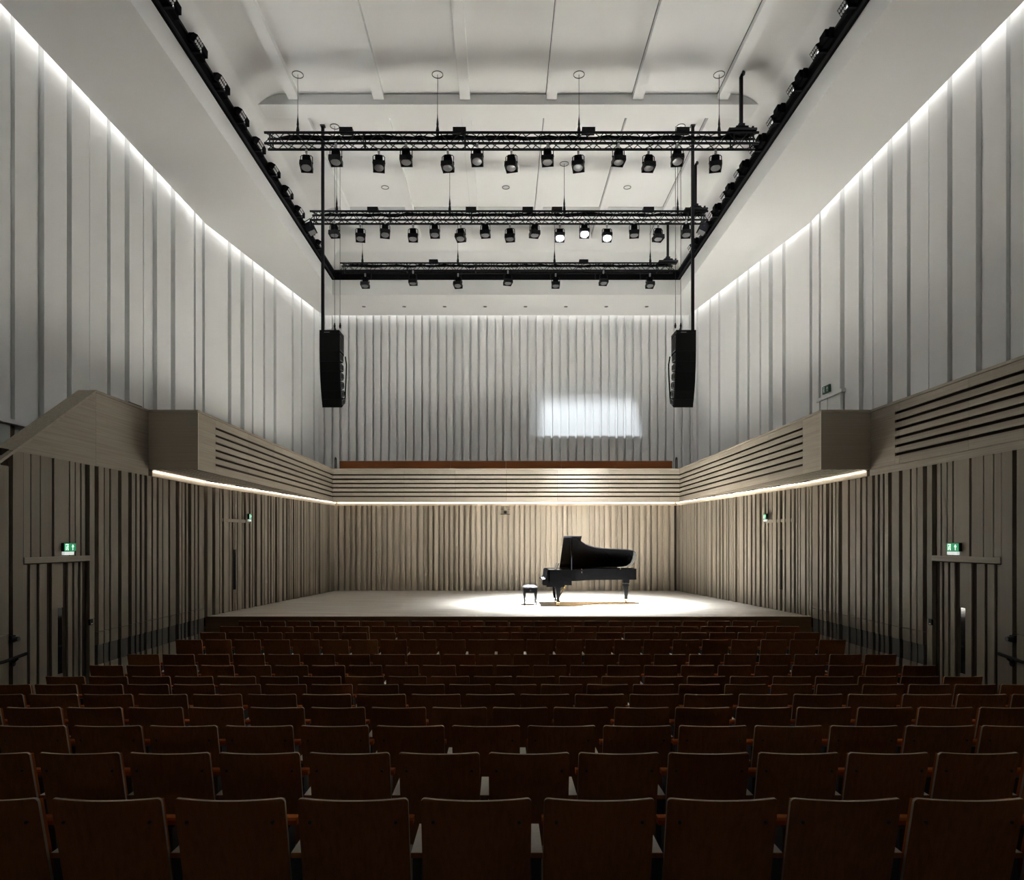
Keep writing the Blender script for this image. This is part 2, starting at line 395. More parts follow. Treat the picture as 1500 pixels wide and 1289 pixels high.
# right wing: solid parapet with slots continuing towards the rear of the hall
rw = thing('balcony_wing', 'slotted oak parapet running back above the right-hand seats', 'balcony', (0, 0, 0), kind='structure')
p, q = (WX + .03, BAL_Y0), (WX + .03, YB)
slotted(rw, p, q, 0.0, BAL_Y0 - YB, 1.86, .03, -1, solid_a=.87, z0=BAT_Z + .13, z1=BAL_Z1, hs=.027, start=.14)
along('backing', rw, p, q, 0.03, BAL_Y0 - YB, .07, .14, BAT_Z + .05, BAL_Z1 - .029, GAP)
along('cap', rw, p, q, 0, BAL_Y0 - YB, -.035, .16, BAL_Z1 - .028, BAL_Z1 + .018, OAKY)
along('base_board', rw, p, q, 0, BAL_Y0 - YB, 0, -.03, BAT_Z + .001, BAT_Z + .124, OAKY)
piece('deck', rw, WX + .17, UX + .3, YB, BAL_Y0, BAL_Z0 + .06, BAL_Z0 + .22, GAP)
# left wing: parapet that slopes down with the stair
lw = thing('stair_parapet', 'plain oak parapet sloping down over the left auditorium door', 'parapet', (0, 0, 0), kind='structure')
def slope_z(y): return BAL_Z1 if y > 11.76 else BAL_Z1 - 0.66 * (11.76 - y)
yb = 11.76 - (BAL_Z1 - BAT_Z) / .66
for (a, b) in ((yb, 11.76), (11.764, BAL_Y0 - .034)):
    m = MB(); m.prism([(a, BAT_Z + .001), (b, BAT_Z + .001), (b, slope_z(b) - .03), (a, max(BAT_Z + .002, slope_z(a) - .03))], -WX, -WX - .28, lambda y, z, x: (x, y, z))
    m.build('panel', OAKY, lw)
y2 = 8.2
m = MB(); m.prism([(y2, slope_z(y2) - .02), (11.76, BAL_Z1 - .02), (11.76, BAL_Z1 + .018), (y2, slope_z(y2) + .03)], -WX + .012, -WX - .30, lambda y, z, x: (x, y, z)); m.build('cap', OAKY, lw)
m = MB(); m.prism([(y2, BAT_Z - 2.4), (yb, BAT_Z - 2.4), (yb, slope_z(yb) - .02), (y2, slope_z(y2) - .02)], -WX - .08, -WX - .28, lambda y, z, x: (x, y, z)); m.build('stringer', OAKY, lw)
piece('cap', lw, -WX + .012, -WX - .30, 11.762, BAL_Y0 - .034, BAL_Z1 - .026, BAL_Z1 + .018, OAKY)
piece('deck', lw, -WX - .28, -UX - .3, 11.76, BAL_Y0, BAL_Z0 + .06, BAL_Z0 + .22, GAP)
piece('landing', lw, -WX - .28, -UX - .3, YB, 11.76, 1.2, 1.4, GAP)
ld = thing('wall_ledge', 'white ledge low on the left white wall behind the stair', 'ledge', (-UX, 10.4, Z(2.12)), kind='structure')
MB().box(.02, .20, -3.0, 2.03, -.06, .02).build('shelf', WHITE, ld)
MB().box(.01, .06, -3.0, 2.05, -2.0, -.06).build('wood_panel', STAGEF, ld)

# choir bench and rails on the back balcony
cb = thing('choir_bench', 'long rust-brown bench back rising above the choir balcony', 'bench', (0, 25.35, BAL_Z0 + .22))
xs = [-6.18 + 2.06 * k for k in range(7)]
for k in range(6): piece('back_panel', cb, xs[k] + .003, xs[k + 1] - .003, 0, .05, .25, Z(3.01) - BAL_Z0 - .22, BENCH)
for k in range(6): piece('seat', cb, xs[k] + .003, xs[k + 1] - .003, -.42, 0, .38, .45, BENCH)
for k in range(7): piece('support', cb, max(-6.17, xs[k] - .03), min(6.17, xs[k] + .03), -.38, .02, 0, .38, CHAIRMETAL)
for s, sd in ((-1, 'left'), (1, 'right')):
    h = thing('grab_rail', 'small steel hoop rail at the %s end of the choir bench' % sd, 'handrail', (s * 6.29, 25.2, BAL_Z0 + .22))
    pts = [(0, -.1, 0)] + [(0, -.1 + .1 * (1 - math.cos(t)), 1.36 + .1 * math.sin(t)) for t in [math.pi * k / 8 for k in range(9)]] + [(0, .1, 0)]
    MB().path(pts, .022, 8).build('hoop', GREYM, h, smooth=True)
    MB().lathe([(.05, 0), (.05, .012)], 12, (0, -.1, 0)).build('base_plate', GREYM, h); MB().lathe([(.05, 0), (.05, .012)], 12, (0, .1, 0)).build('base_plate', GREYM, h)

# ------------------------------------------------------------------ white upper walls of upright panels
edges_y = [YB + .1, -2.3, -1.6, -.9, -.2, .5, 1.2, 1.9, 2.6, 3.3, 4.0, 4.7, 5.4, 6.1, 6.8, 7.5, 8.2, 8.9, 9.6, 10.25, 10.95, 11.65, 12.35, 13.1, 13.77, 14.45, 15.13, 15.85, 16.4, 17.25, 17.95, 18.7, 19.35,
           20.0, 20.75, 21.45, 22.1, 22.8, 23.5, 24.2, 24.85, 25.5, 26.1, 26.65, 27.05]
gapw = {11.65: .2, 12.35: .15, 13.1: .11, 13.77: .12, 14.45: .08, 15.13: .15, 15.85: .16, 16.4: .24, 17.25: .18, 17.95: .11, 18.7: .07, 19.35: .08, 20.0: .08, 20.75: .15, 21.45: .2, 22.1: .08, 22.8: .12}
edges_y = [e_ if e_ < 0 else round(e_ * 1.0145, 4) if e_ > 19 else round(e_ * 1.04, 4) if e_ < 18 else round(e_ * 1.028, 4) for e_ in edges_y]
GW_ = list(gapw.items())
def upper_x(y): return UX if y <= UY_K else UX + (UXB - UX) * (y - UY_K) / (UY_B - UY_K)
WTOP = SOF + 0.42
for s, side in ((-1, 'left'), (1, 'right')):
    m = MB()
    m.prism([(s * UX, YB), (s * UX, UY_K), (s * UXB, UY_B), (s * (UXB + .3), UY_B + .3), (s * (UX + .3), UY_K), (s * (UX + .3), YB)], 3.2 if s > 0 else 1.3, WTOP, lambda x, y, h: (x, y, h))
    wu = m.build('wall_' + side, WHITE); tag(wu, 'tall %s wall of upright white panels above the balcony' % side, 'wall', kind='structure')
    for k in range(len(edges_y) - 1):
        g = ([v_ for e_, v_ in GW_ if abs(e_ * 1.03 - edges_y[k + 1]) < .35] or [.06 + .08 * ((k * 37) % 10) / 10])[0]
        y0, y1 = edges_y[k], edges_y[k + 1] - g
        pr = .075 + .03 * ((k * 7) % 3)
        a, b = (s * upper_x(y0), y0), (s * upper_x(y1), y1)
        L = (Vector(b) - Vector(a)).length
        along('panel', wu, a, b, 0, L, -.01 * s, pr * s, 3.3 if s > 0 else (BAL_Z0 + .2 if y0 > 11 else 4.5), WTOP, WHITE)
wb = MB().box(-UXB - .4, UXB + .4, UY_B, UY_B + .3, 3.8, WTOP).build('wall_back', WHITE)
tag(wb, 'rear wall of narrow upright white panels behind the choir balcony', 'wall', kind='structure')
x = -UXB + .05; k = 0; rnd = random.Random(11)
while x < UXB - .12:
    wd = .325 - rnd.uniform(.05, .10)
    piece('panel', wb, x, min(x + wd, UXB - .02), UY_B - .10 - .03 * (k % 3) / 2, UY_B - .02, BAL_Z0 + .2, WTOP, WHITE, rz=R(4.0 if k % 2 else -3.0))
    x += .325; k += 1

# ------------------------------------------------------------------ soffit, ceiling
GAPW = 0.34
so = MB()
xo = UX - GAPW; xob = UXB - GAPW; yo = UY_B - GAPW
for s in (-1, 1):
    so.prism([(s * OPX, YB), (s * xo, YB), (s * xo, UY_K), (s * xob, yo), (s * OPX, yo)], SOF, SOF + .12, lambda x, y, h: (x, y, h))
so.prism([(-OPX, OPY), (OPX, OPY), (OPX, yo), (-OPX, yo)], SOF, SOF + .12, lambda x, y, h: (x, y, h))
for s in (-1, 1):                                            # upstand round the opening
    so.box(s * OPX, s * (OPX + .1), YB, OPY + .1, SOF + .12, BAND1 + .05)
so.box(-OPX, OPX, OPY, OPY + .1, SOF + .12, BAND1 + .05)
for s in (-1, 1):                                            # lid over the light slot
    so.prism([(s * (xo - .1), YB), (s * (UX + .3), YB), (s * (UX + .3), UY_K), (s * (UXB + .3), UY_B + .3), (s * (xob - .1), UY_B + .3), (s * (xob - .1), yo), (s * (xo - .1), UY_K)], WTOP, WTOP + .05, lambda x, y, h: (x, y, h))
    so.prism([(s * (xo - .2), YB), (s * (xo - .1), YB), (s * (xo - .1), UY_K), (s * (xob - .1), yo), (s * (xob - .2), yo), (s * (xo - .2), UY_K)], SOF + .12, WTOP, lambda x, y, h: (x, y, h))
so.box(-UXB, UXB, yo - .1, UY_B + .3, WTOP, WTOP + .05)
so.box(-xob, xob, yo - .2, yo - .1, SOF + .12, WTOP)
sof = so.build('ceiling_soffit', CEILW); tag(sof, 'flat white ceiling border round the tall central recess', 'ceiling', kind='structure')
def wash(p, q, inward, label):
    L = (Vector(q) - Vector(p)).length
    o = along('wall_wash_strip', None, p, q, 0.05, L - .05, -.02 * inward, .02 * inward, SOF + .33, SOF + .37, LEDW)
    tag(o, label, 'light strip', 'wall washing light strips')
wash((-xo - .05, YB), (-xo - .05, UY_K), -1, 'hidden light strip in the ceiling slot over the straight left white wall')
wash((-xo - .05, UY_K), (-xob - .05, yo), -1, 'hidden light strip in the ceiling slot over the splayed left white wall')
wash((xo + .05, YB), (xo + .05, UY_K), 1, 'hidden light strip in the ceiling slot over the straight right white wall')
wash((xo + .05, UY_K), (xob + .05, yo), 1, 'hidden light strip in the ceiling slot over the splayed right white wall')
wash((-xob, yo + .05), (xob, yo + .05), -1, 'hidden light strip in the ceiling slot over the rear white wall')

CR = CEIL - BAND1                                            # cove radius
cm = MB(); N = 12; rings = []
for k in range(N + 1):
    t = math.pi / 2 * k / N; ins = CR * (1 - math.cos(t)); z = BAND1 + CR * math.sin(t)
    rings.append([(-OPX + ins, YB, z), (-OPX + ins, OPY - ins - .0, z), (OPX - ins, OPY - ins, z), (OPX - ins, YB, z)])
vs = [v for r_ in rings for v in r_]; fs = []
for k in range(N):
    for i in range(3): fs.append((k * 4 + i, k * 4 + i + 1, (k + 1) * 4 + i + 1, (k + 1) * 4 + i))
fs.append((N * 4, N * 4 + 1, N * 4 + 2, N * 4 + 3))
cm.add(vs, fs)
ce = cm.build('ceiling', CEILW, smooth=60); tag(ce, 'high white coved ceiling with long ribs and cross beams', 'ceiling', kind='structure')
for bx in (-5.17, -3.12, -1.04, 1.04, 3.12, 5.17):
    piece('rib', ce, bx - .125, bx + .125, YB, OPY - .85, Z(10.665), CEIL + .03, CEILW)
    piece('shadow_gap', ce, bx - .140, bx - .1255, YB, OPY - .87, CEIL - .006, CEIL + .02, GREYM)
for (a, b) in ((16.46, 16.99), (22.0, 22.5)):
    m = MB()                                                 # beam shaped to the cove at both ends
    arc = []
    for k in range(9):
        zz = 10.55 + (10.80 - 10.55) * k / 8; hh_ = (Z(zz) - BAND1) / CR
        arc.append((OPX - CR * (1 - math.sqrt(max(0, 1 - hh_ * hh_))) + .01, Z(zz)))
    prof = arc + [(-a_, b_) for a_, b_ in reversed(arc)]
    m.prism(prof, a, b, lambda x, z, y: (x, y, z)); m.build('cross_beam', CEILW, ce)
for x_ in (-3.71, -0.03, 3.67):
    for y_ in (20.8,):
        MB().ring(.098, .115, 0, .012, 24, (x_, y_, CEIL - .012)).build('ring_cover', GREYM, ce)
rear = MB().box(-9.2, 9.2, YB - .2, YB, 0, 4.6).build('wall_rear', OAKZ); tag(rear, 'oak wall at the very rear of the hall behind the last seats', 'wall', kind='structure')
rear = MB().box(-9.2, 9.2, YB - .2, YB, 4.6, WTOP + 2).build('wall_rear_upper', WHITE); tag(rear, 'white upper wall at the very rear of the hall', 'wall', kind='structure')
# recessed downlights in the rear soffit
for k in range(8):
    o = thing('downlight', 'small recessed ceiling downlight over the choir balcony, number %s from the left' % ['one', 'two', 'three', 'four', 'five', 'six', 'seven', 'eight'][k], 'downlight',
              (-5.43 + 1.545 * k, 26.1, SOF), group='recessed downlights over the choir balcony')
    MB().ring(.05, .075, -.006, 0, 16).build('bezel', GREYM, o); MB().lathe([(.05, -.004), (.05, -.001)], 16).build('lamp', LENS, o)

# ------------------------------------------------------------------ black rail round the ceiling recess
rl = thing('lighting_rail', 'black steel rail running round the inside of the ceiling recess', 'lighting rail', (0, 0, BAND0))
for s in (-1, 1):
    piece('rail', rl, s * (OPX - .06), s * OPX, YB + .01, OPY - .001, 0, BAND1 - BAND0, BLACKM)
    piece('lip', rl, s * (OPX - .10), s * (OPX - .06), YB + .01, OPY - .06, 0, .05, BLACK)
    piece('lip', rl, s * (OPX - .10), s * (OPX - .06), YB + .01, OPY - .06, .27, .33, BLACK)
piece('rail', rl, -OPX + .06, OPX - .06, OPY - .06, OPY - .001, 0, BAND1 - BAND0, BLACKM)
for k in range(7): piece('post', rl, -4.9 + 1.63 * k - .02, -4.9 + 1.63 * k + .02, OPY - .1, OPY - .06, .0, .33, BLACK)
piece('lip', rl, -OPX + .10, OPX - .10, OPY - .1, OPY - .06, .27, .33, BLACK)
ordn = ['first', 'second', 'third', 'fourth', 'fifth', 'sixth', 'seventh', 'eighth', 'ninth', 'tenth', 'eleventh', 'twelfth', 'thirteenth', 'fourteenth', 'fifteenth', 'sixteenth', 'seventeenth',
        'eighteenth', 'nineteenth', 'twentieth', 'twenty-first', 'twenty-second', 'twenty-third']
# LED batten prototypes (built pointing +X, i.e. for the left rail)
bm_body = MB().box(0, .09, -.20, .34, -.11, .10).box(.09, .16, .06, .30, -.06, .09).mesh('batten_body', BLACKM)
Mt = Matrix.Translation((.10, 0, -.02)) @ Matrix.Rotation(R(32), 4, 'Y')
bm_head = MB().box(-.02, .08, -.27, .02, -.075, .075, Mt).mesh('batten_head', BLACK)
bm_lens = MB().lathe([(.028, 0), (.024, .010), (.010, .016)], 10).mesh('batten_lens', LENSRAIL)
bm_brk = MB().box(-.02, .16, -.03, .03, -.16, -.11).mesh('batten_bracket', BLACK)
for s, side in ((-1, 'left'), (1, 'right')):
    for k in range(10):
        y = 12.3 + 1.13 * k
        o = thing('led_batten', 'black LED batten on the %s ceiling rail, %s from the stage end' % (side, ordn[9 - k]), 'stage light',
                  (s * (OPX - .105), y, Z(9.78)), R(180) if s > 0 else 0, 'LED battens on the ceiling rail')
        put('body', bm_body, o); hd = put('head', bm_head, o); put('bracket', bm_brk, o)
        for a in range(4):
            for b in range(2):
                put('lens', bm_lens, hd, tuple(Mt @ Vector((.08, -.225 + .066 * a, -.035 + .07 * b))), (0, R(90 + 32), 0))
        lp = bpy.data.lights.new('batten_beam', 'AREA'); lp.shape = 'RECTANGLE'; lp.size = .13; lp.size_y = .27; lp.energy = BATTEN_W; lp.color = (.97, .985, 1.0)
        lo = bpy.data.objects.new('batten_beam', lp); COL.objects.link(lo); lo.parent = o
        lo.location = Mt @ Vector((.105, -.125, 0)); lo.rotation_euler = (0, R(-90 + 32), 0)

# ------------------------------------------------------------------ trusses
def make_truss(label, yc, x0, x1, group):
    t = thing('lighting_truss', label, 'truss', ((x0 + x1) / 2, yc, Z(9.145)), group=group)
    L = (x1 - x0) / 2; hw, hh = .125, .245
    for y in (-hw, hw):
        for z in (0, hh):
            MB().tube((-L, y, z), (L, y, z), .029, 8).build('chord', BLACK, t, smooth=True)
    lc = MB(); n = int(round(2 * L / .48)); st_ = 2 * L / n
    for k in range(n):
        a = -L + k * st_; mid = a + st_ / 2; b = a + st_
        for y in (-hw, hw):
            lc.tube((a, y, 0), (mid, y, hh), .010, 5); lc.tube((mid, y, hh), (b, y, 0), .010, 5)
        for z in (0, hh):
            lc.tube((a, -hw, z), (mid, hw, z), .010, 5); lc.tube((mid, hw, z), (b, -hw, z), .010, 5)
    lc.build('lacing', BLACK, t)
    for xx in [-L + .12, -L + 2 * L / 5, -L + 4 * L / 5 + .06, L - 4 * L / 5 + .35 * 2 * L, L - .12]:
        f = MB()
        for (p_, q_) in (((-hw, 0), (hw, 0)), ((-hw, hh), (hw, hh)), ((-hw, 0), (-hw, hh)), ((hw, 0), (hw, hh))):
            f.tube((xx, p_[0], p_[1]), (xx, q_[0], q_[1]), .016, 6)
        f.build('end_frame', BLACK, t)
    rnd = random.Random(int(yc * 10))
    pts = [(-L + .3 + (2 * L - .5) * k / 40, rnd.uniform(-.06, .06), hh - .045 + rnd.uniform(-.02, .02)) for k in range(41)]
    MB().path(pts, .035, 6).build('cable_bundle', BLACKM, t, smooth=True)
    pts = [(p_[0], -p_[1] + .02, p_[2] + .01) for p_ in pts]
    MB().path(pts, .025, 6).build('cable_bundle', BLACKM, t, smooth=True)
    return t
TR = [(15.78, -5.60, 5.74, 'nearest'), (19.50, -5.60, 5.70, 'middle'), (23.10, -5.60, 5.66, 'rearmost')]
for yc, a, b, nm in TR:
    make_truss('%s black lighting truss hanging across the hall' % nm, yc, a, b, 'lighting trusses')
    for k, xx in enumerate((-4.87, -1.64, 1.63, 4.87)):
        o = thing('suspension_cable', 'thin steel cable with ceiling rose holding the %s truss, %s from the left' % (nm, ordn[k]), 'cable', (xx, yc, Z(9.40)), group='truss suspension cables')
        H = CEIL - Z(9.40)
        MB().tube((0, 0, 0), (0, 0, H - .005), .006, 6).build('wire', BLACK, o)
        MB().lathe([(.035, 0), (.04, .12), (.022, .22), (.028, .25), (.010, .42), (.006, .5)], 8).build('turnbuckle', BLACK, o)
        MB().ring(.118, .132, H - .012, H, 24).build('ceiling_rose', GREYM, o)
    px_ = {'nearest': 5.36, 'middle': 5.36, 'rearmost': 5.45}[nm]
    o = thing('power_drop', 'black cable duct from the ceiling down to the right end of the %s truss' % nm, 'cable duct', (px_, yc - .05, Z(9.42)), group='truss power drops')
    H = CEIL - Z(9.42)
    MB().box(-.035, .035, -.035, .035, .10, H - .03).build('duct', BLACK, o); MB().lathe([(.09, H - .04), (.09, H)], 16).build('ceiling_plate', GREYM, o)
    MB().box(-.32, .32, -.14, .14, 0, .05).build('tray', BLACK, o); MB().box(-.14, .14, -.1, .1, .05, .12).build('junction_box', BLACKM, o)
    MB().box(-.07, .07, -.06, .06, .12, .2).build('collar', BLACK, o)
    for k in range(6): MB().box(-.26 + .1 * k, -.22 + .1 * k, -.05, .05, .05, .08 + .03 * (k % 3)).build('connector', BLACKM, o)
box_x = {'nearest': [507, 673, 862, 1000], 'middle': [546, 690, 773, 816, 950], 'rearmost': [635, 855]}
for yc, a, b, nm in TR:
    for k, px in enumerate(box_x[nm]):
        xx = (px - 735) / 1000 * (yc - .1) - .155
        o = thing('power_box', 'black power box on top of the %s truss, %s from the left' % (nm, ordn[k]), 'power box', (xx, yc - .06, Z(9.145 + .245 + .027)), group='boxes on the trusses')
        MB().box(-.15, .15, -.09, .09, 0, .09).build('case', BLACK, o); MB().box(-.11, -.05, -.05, .05, .09, .105).build('label_plate', GREYM, o)
        MB().tube((0, 0, .09), (0, 0, .125), .015, 8).build('knob', BLACKM, o)

# ------------------------------------------------------------------ stage lanterns
def lantern_meshes(lens_mat):
    d = {}
    d['clamp'] = MB().box(-.025, .025, -.025, .025, -.06, .045).tube((0, 0, -.06), (0, 0, -.10), .012, 6).mesh('clamp', STEEL)
    y = MB(); w_ = .135
    pts = [(-w_, 0, -.34), (-w_, 0, -.13), (-w_ + .03, 0, -.10), (w_ - .03, 0, -.10), (w_, 0, -.13), (w_, 0, -.34)]
    y.path(pts, .010, 6); d['yoke'] = y.mesh('yoke', BLACK)
    # body points down its own -Z axis, origin at the tilt bolt
    hb = MB(); prof = [(.065, .15), (.085, .13), (.09, .02), (.10, -.04)]; hb.lathe(prof, 12); hb.box(-.075, .075, -.075, .075, -.02, .16)
    for k in range(5): hb.box(-.088, .088, -.088, .088, .0 + .03 * k, .008 + .03 * k)
    d['housing'] = hb.mesh('housing', BLACKM)
    fr = MB(); a, b_, t = .105, .13, .012
    for (x0, x1, y0, y1) in ((-1, 1, -1, -1), (-1, 1, 1, 1), (-1, -1, -1, 1), (1, 1, -1, 1)):
        fr.box(x0 * b_ - t / 2, x1 * b_ + t / 2, y0 * b_ - t / 2, y1 * b_ + t / 2, -.16, -.04)
    fr.box(-b_, b_, -b_, b_, -.06, -.04); fr.box(-.02, .02, -b_ - .02, -b_, -.16, -.12)
    d['front_frame'] = fr.mesh('front_frame', BLACK)
    d['lens'] = MB().lathe([(.112, -.14), (.105, -.148), (.06, -.158), (.0001, -.162)], 20).mesh('lens', lens_mat)
    d['bolt'] = MB().tube((-.15, 0, 0), (-.10, 0, 0), .02, 8).tube((.10, 0, 0), (.15, 0, 0), .02, 8).mesh('tilt_bolt', BLACK)
    return d
LM, LML = lantern_meshes(LENS), lantern_meshes(LAMPON)
def lantern(label, loc, tilt, pan, lit=False):
    D = LML if lit else LM
    o = thing('stage_lantern', label, 'stage light', loc, group='stage lanterns on the trusses')
    put('clamp', D['clamp'], o); put('yoke', D['yoke'], o, rot=(0, 0, pan))
    rot = (tilt, 0, pan)
    h = put('housing', D['housing'], o, (0, 0, -.27), rot)
    put('front_frame', D['front_frame'], h); put('tilt_bolt', D['bolt'], h); put('lens', D['lens'], h)
    return o
tr_px = {'nearest': [449, 492, 555, 595, 656, 699, 749, 802, 847, 906, 950, 992, 1048],
         'middle': [490, 528, 564, 605, 637, 675, 711, 747, 783, 820, 856, 889, 929, 964, 1005],
         'rearmost': [535, 605, 671, 744, 814, 884, 952]}
low_first = {'nearest': True, 'middle': False, 'rearmost': True}
rnd = random.Random(21); LIT = []
for yc, a, b, nm in TR:
    for k, px in enumerate(tr_px[nm]):
        low = (k % 2 == 0) == low_first[nm]                   # far chord reads lower in the picture
        y = yc + (.125 if low else -.125)
        x = (px - 735) / 1000 * y - .155
        lit = nm == 'middle' and px in (820, 856, 889)
        tilt = R(rnd.uniform(-16, -4)); pan = R(rnd.uniform(-15, 15))
        if lit: tilt, pan = R(-24), 0
        lab = 'black stage lantern on the %s truss, %s from the left' % (nm, ordn[k])
        if lit: lab = '%s lit stage lantern on the middle truss, %s of the three glowing' % ('brightly', {820: 'left', 856: 'centre', 889: 'right'}[px])
        o = lantern(lab, (x, y, Z(9.145) - .04), tilt, pan, lit)
        if lit: LIT.append((o, x, y))
def spot(parent, frm, to, energy, angle, blend, color, radius=.09, square=False, scale=None, roll=0):
    l = bpy.data.lights.new('beam', 'SPOT'); l.energy = energy; l.spot_size = R(angle); l.spot_blend = blend
    l.color = color; l.shadow_soft_size = radius; l.use_square = square
    o = bpy.data.objects.new('beam', l); COL.objects.link(o); o.parent = parent
    d = Vector(to) - Vector(frm)
    o.location = Vector(frm) - Vector(parent.location); o.rotation_euler = d.to_track_quat('-Z', 'Y').to_euler()
    if scale: o.scale = scale
    return l
def soften(l, core, rate):
    l.use_nodes = True; nt = l.node_tree; em = [n_ for n_ in nt.nodes if n_.type == 'EMISSION'][0]
    tc = nt.nodes.new('ShaderNodeTexCoord'); sp_ = nt.nodes.new('ShaderNodeSeparateXYZ'); nt.links.new(tc.outputs['Normal'], sp_.inputs[0])
    def mt(op, a, b=0.0):
        m_ = nt.nodes.new('ShaderNodeMath'); m_.operation = op
        for k_, v_ in enumerate((a, b)):
            if isinstance(v_, (int, float)): m_.inputs[k_].default_value = v_
            else: nt.links.new(v_, m_.inputs[k_])
        return m_.outputs[0]
    u, v = mt('DIVIDE', sp_.outputs['X'], sp_.outputs['Z']), mt('DIVIDE', sp_.outputs['Y'], sp_.outputs['Z'])
    r = mt('SQRT', mt('ADD', mt('MULTIPLY', u, u), mt('MULTIPLY', v, v)))
    e = mt('POWER', 2.71828, mt('MULTIPLY', mt('MAXIMUM', mt('SUBTRACT', r, core), 0.0), -rate))
    nt.links.new(e, em.inputs['Strength'])
for (o, x, y), tx in zip(LIT, ((1.3, 19.4), (2.1, 20.2), (2.8, 19.4))):
    soften(spot(o, (x, y - .03, Z(9.145) - .55), (tx[0], tx[1], STG_Z), SPOT_W, 84, 1.0, (.91, .965, 1.0)), .10, 16.5)
o, x, y = LIT[1]
# added spot: masked beam imitates the piano lid's reflection on rear wall and balcony
F_ = Vector((x, y + .05, Z(9.145) - .55)); T_ = Vector((x, 27.0, 7.2))
bl = spot(o, F_, T_, PATCH_W, 70, 0.1, (.86, .94, 1.0), .03)
qi = (T_ - F_).to_track_quat('-Z', 'Y').inverted()
def uv(X_, Y_, Z_):
    l = qi @ (Vector((X_, Y_, Z_)) - F_); return l.x / -l.z, l.y / -l.z
bl.use_nodes = True; nt = bl.node_tree
em = [n_ for n_ in nt.nodes if n_.type == 'EMISSION'][0]
tc = nt.nodes.new('ShaderNodeTexCoord'); sx_ = nt.nodes.new('ShaderNodeSeparateXYZ'); nt.links.new(tc.outputs['Normal'], sx_.inputs[0])
def mth(op, a, b):
    m_ = nt.nodes.new('ShaderNodeMath'); m_.operation = op
    for k_, v_ in enumerate((a, b)):
        if isinstance(v_, (int, float)): m_.inputs[k_].default_value = v_
        else: nt.links.new(v_, m_.inputs[k_])
    return m_.outputs[0]
nz = mth('MULTIPLY', sx_.outputs['Z'], -1.0); U_ = mth('DIVIDE', sx_.outputs['X'], nz); V_ = mth('DIVIDE', sx_.outputs['Y'], nz)
def edge(val, a, b):
    r_ = nt.nodes.new('ShaderNodeMapRange'); r_.interpolation_type = 'SMOOTHSTEP'
    r_.inputs['From Min'].default_value = a; r_.inputs['From Max'].default_value = b; nt.links.new(val, r_.inputs['Value']); return r_.outputs['Result']
def window(p0, p1, soft):
    (u0, v0), (u1, v1) = uv(*p0), uv(*p1); l_, r_, b_, t_ = soft
    return mth('MULTIPLY', mth('MULTIPLY', edge(U_, u0 - l_, u0 + l_), edge(U_, u1 + r_, u1 - r_)), mth('MULTIPLY', edge(V_, v0 - b_, v0 + b_), edge(V_, v1 + t_, v1 - t_)))
tot = mth('ADD', window((1.42, 27.32, 6.82), (5.2, 27.32, 8.2), (.03, .02, .004, .05)), mth('MULTIPLY', window((.95, 27.32, 6.82), (5.25, 27.32, 8.6), (.01, .06, .004, .08)), .22))
tot = mth('ADD', tot, mth('MULTIPLY', window((1.55, 24.3, 4.0), (3.3, 24.3, 5.2), (.10, .10, .05, .02)), 2.2))
nt.links.new(tot, em.inputs['Strength'])
# two floods clamped to the ceiling rail
for s, sd in ((-1, 'left'), (1, 'right')):
    o = thing('flood_light', 'black flood light clamped to the %s ceiling rail beside the middle truss' % sd, 'stage light', (s * (OPX - .14), 20.775, BAND0 + .12), R(0), 'floods on the ceiling rail')
    M_ = Matrix.Translation((-s * .22, 0, -.12)) @ Matrix.Rotation(R(25 * s), 4, 'Y')
    MB().box(-.13, .13, -.16, .16, -.13, .13, M_).build('housing', BLACKM, o)
    MB().path([(0, 0, .06), (-s * .25, -.18, .1), (-s * .25, -.18, -.12)], .014, 6).build('yoke', BLACK, o)
    MB().box(-.10, .10, -.13, .13, -.145, -.13, M_).build('lens', LENS, o)
    MB().box(-.04, .04, -.04, .04, -.02, .1).build('clamp', BLACK, o)

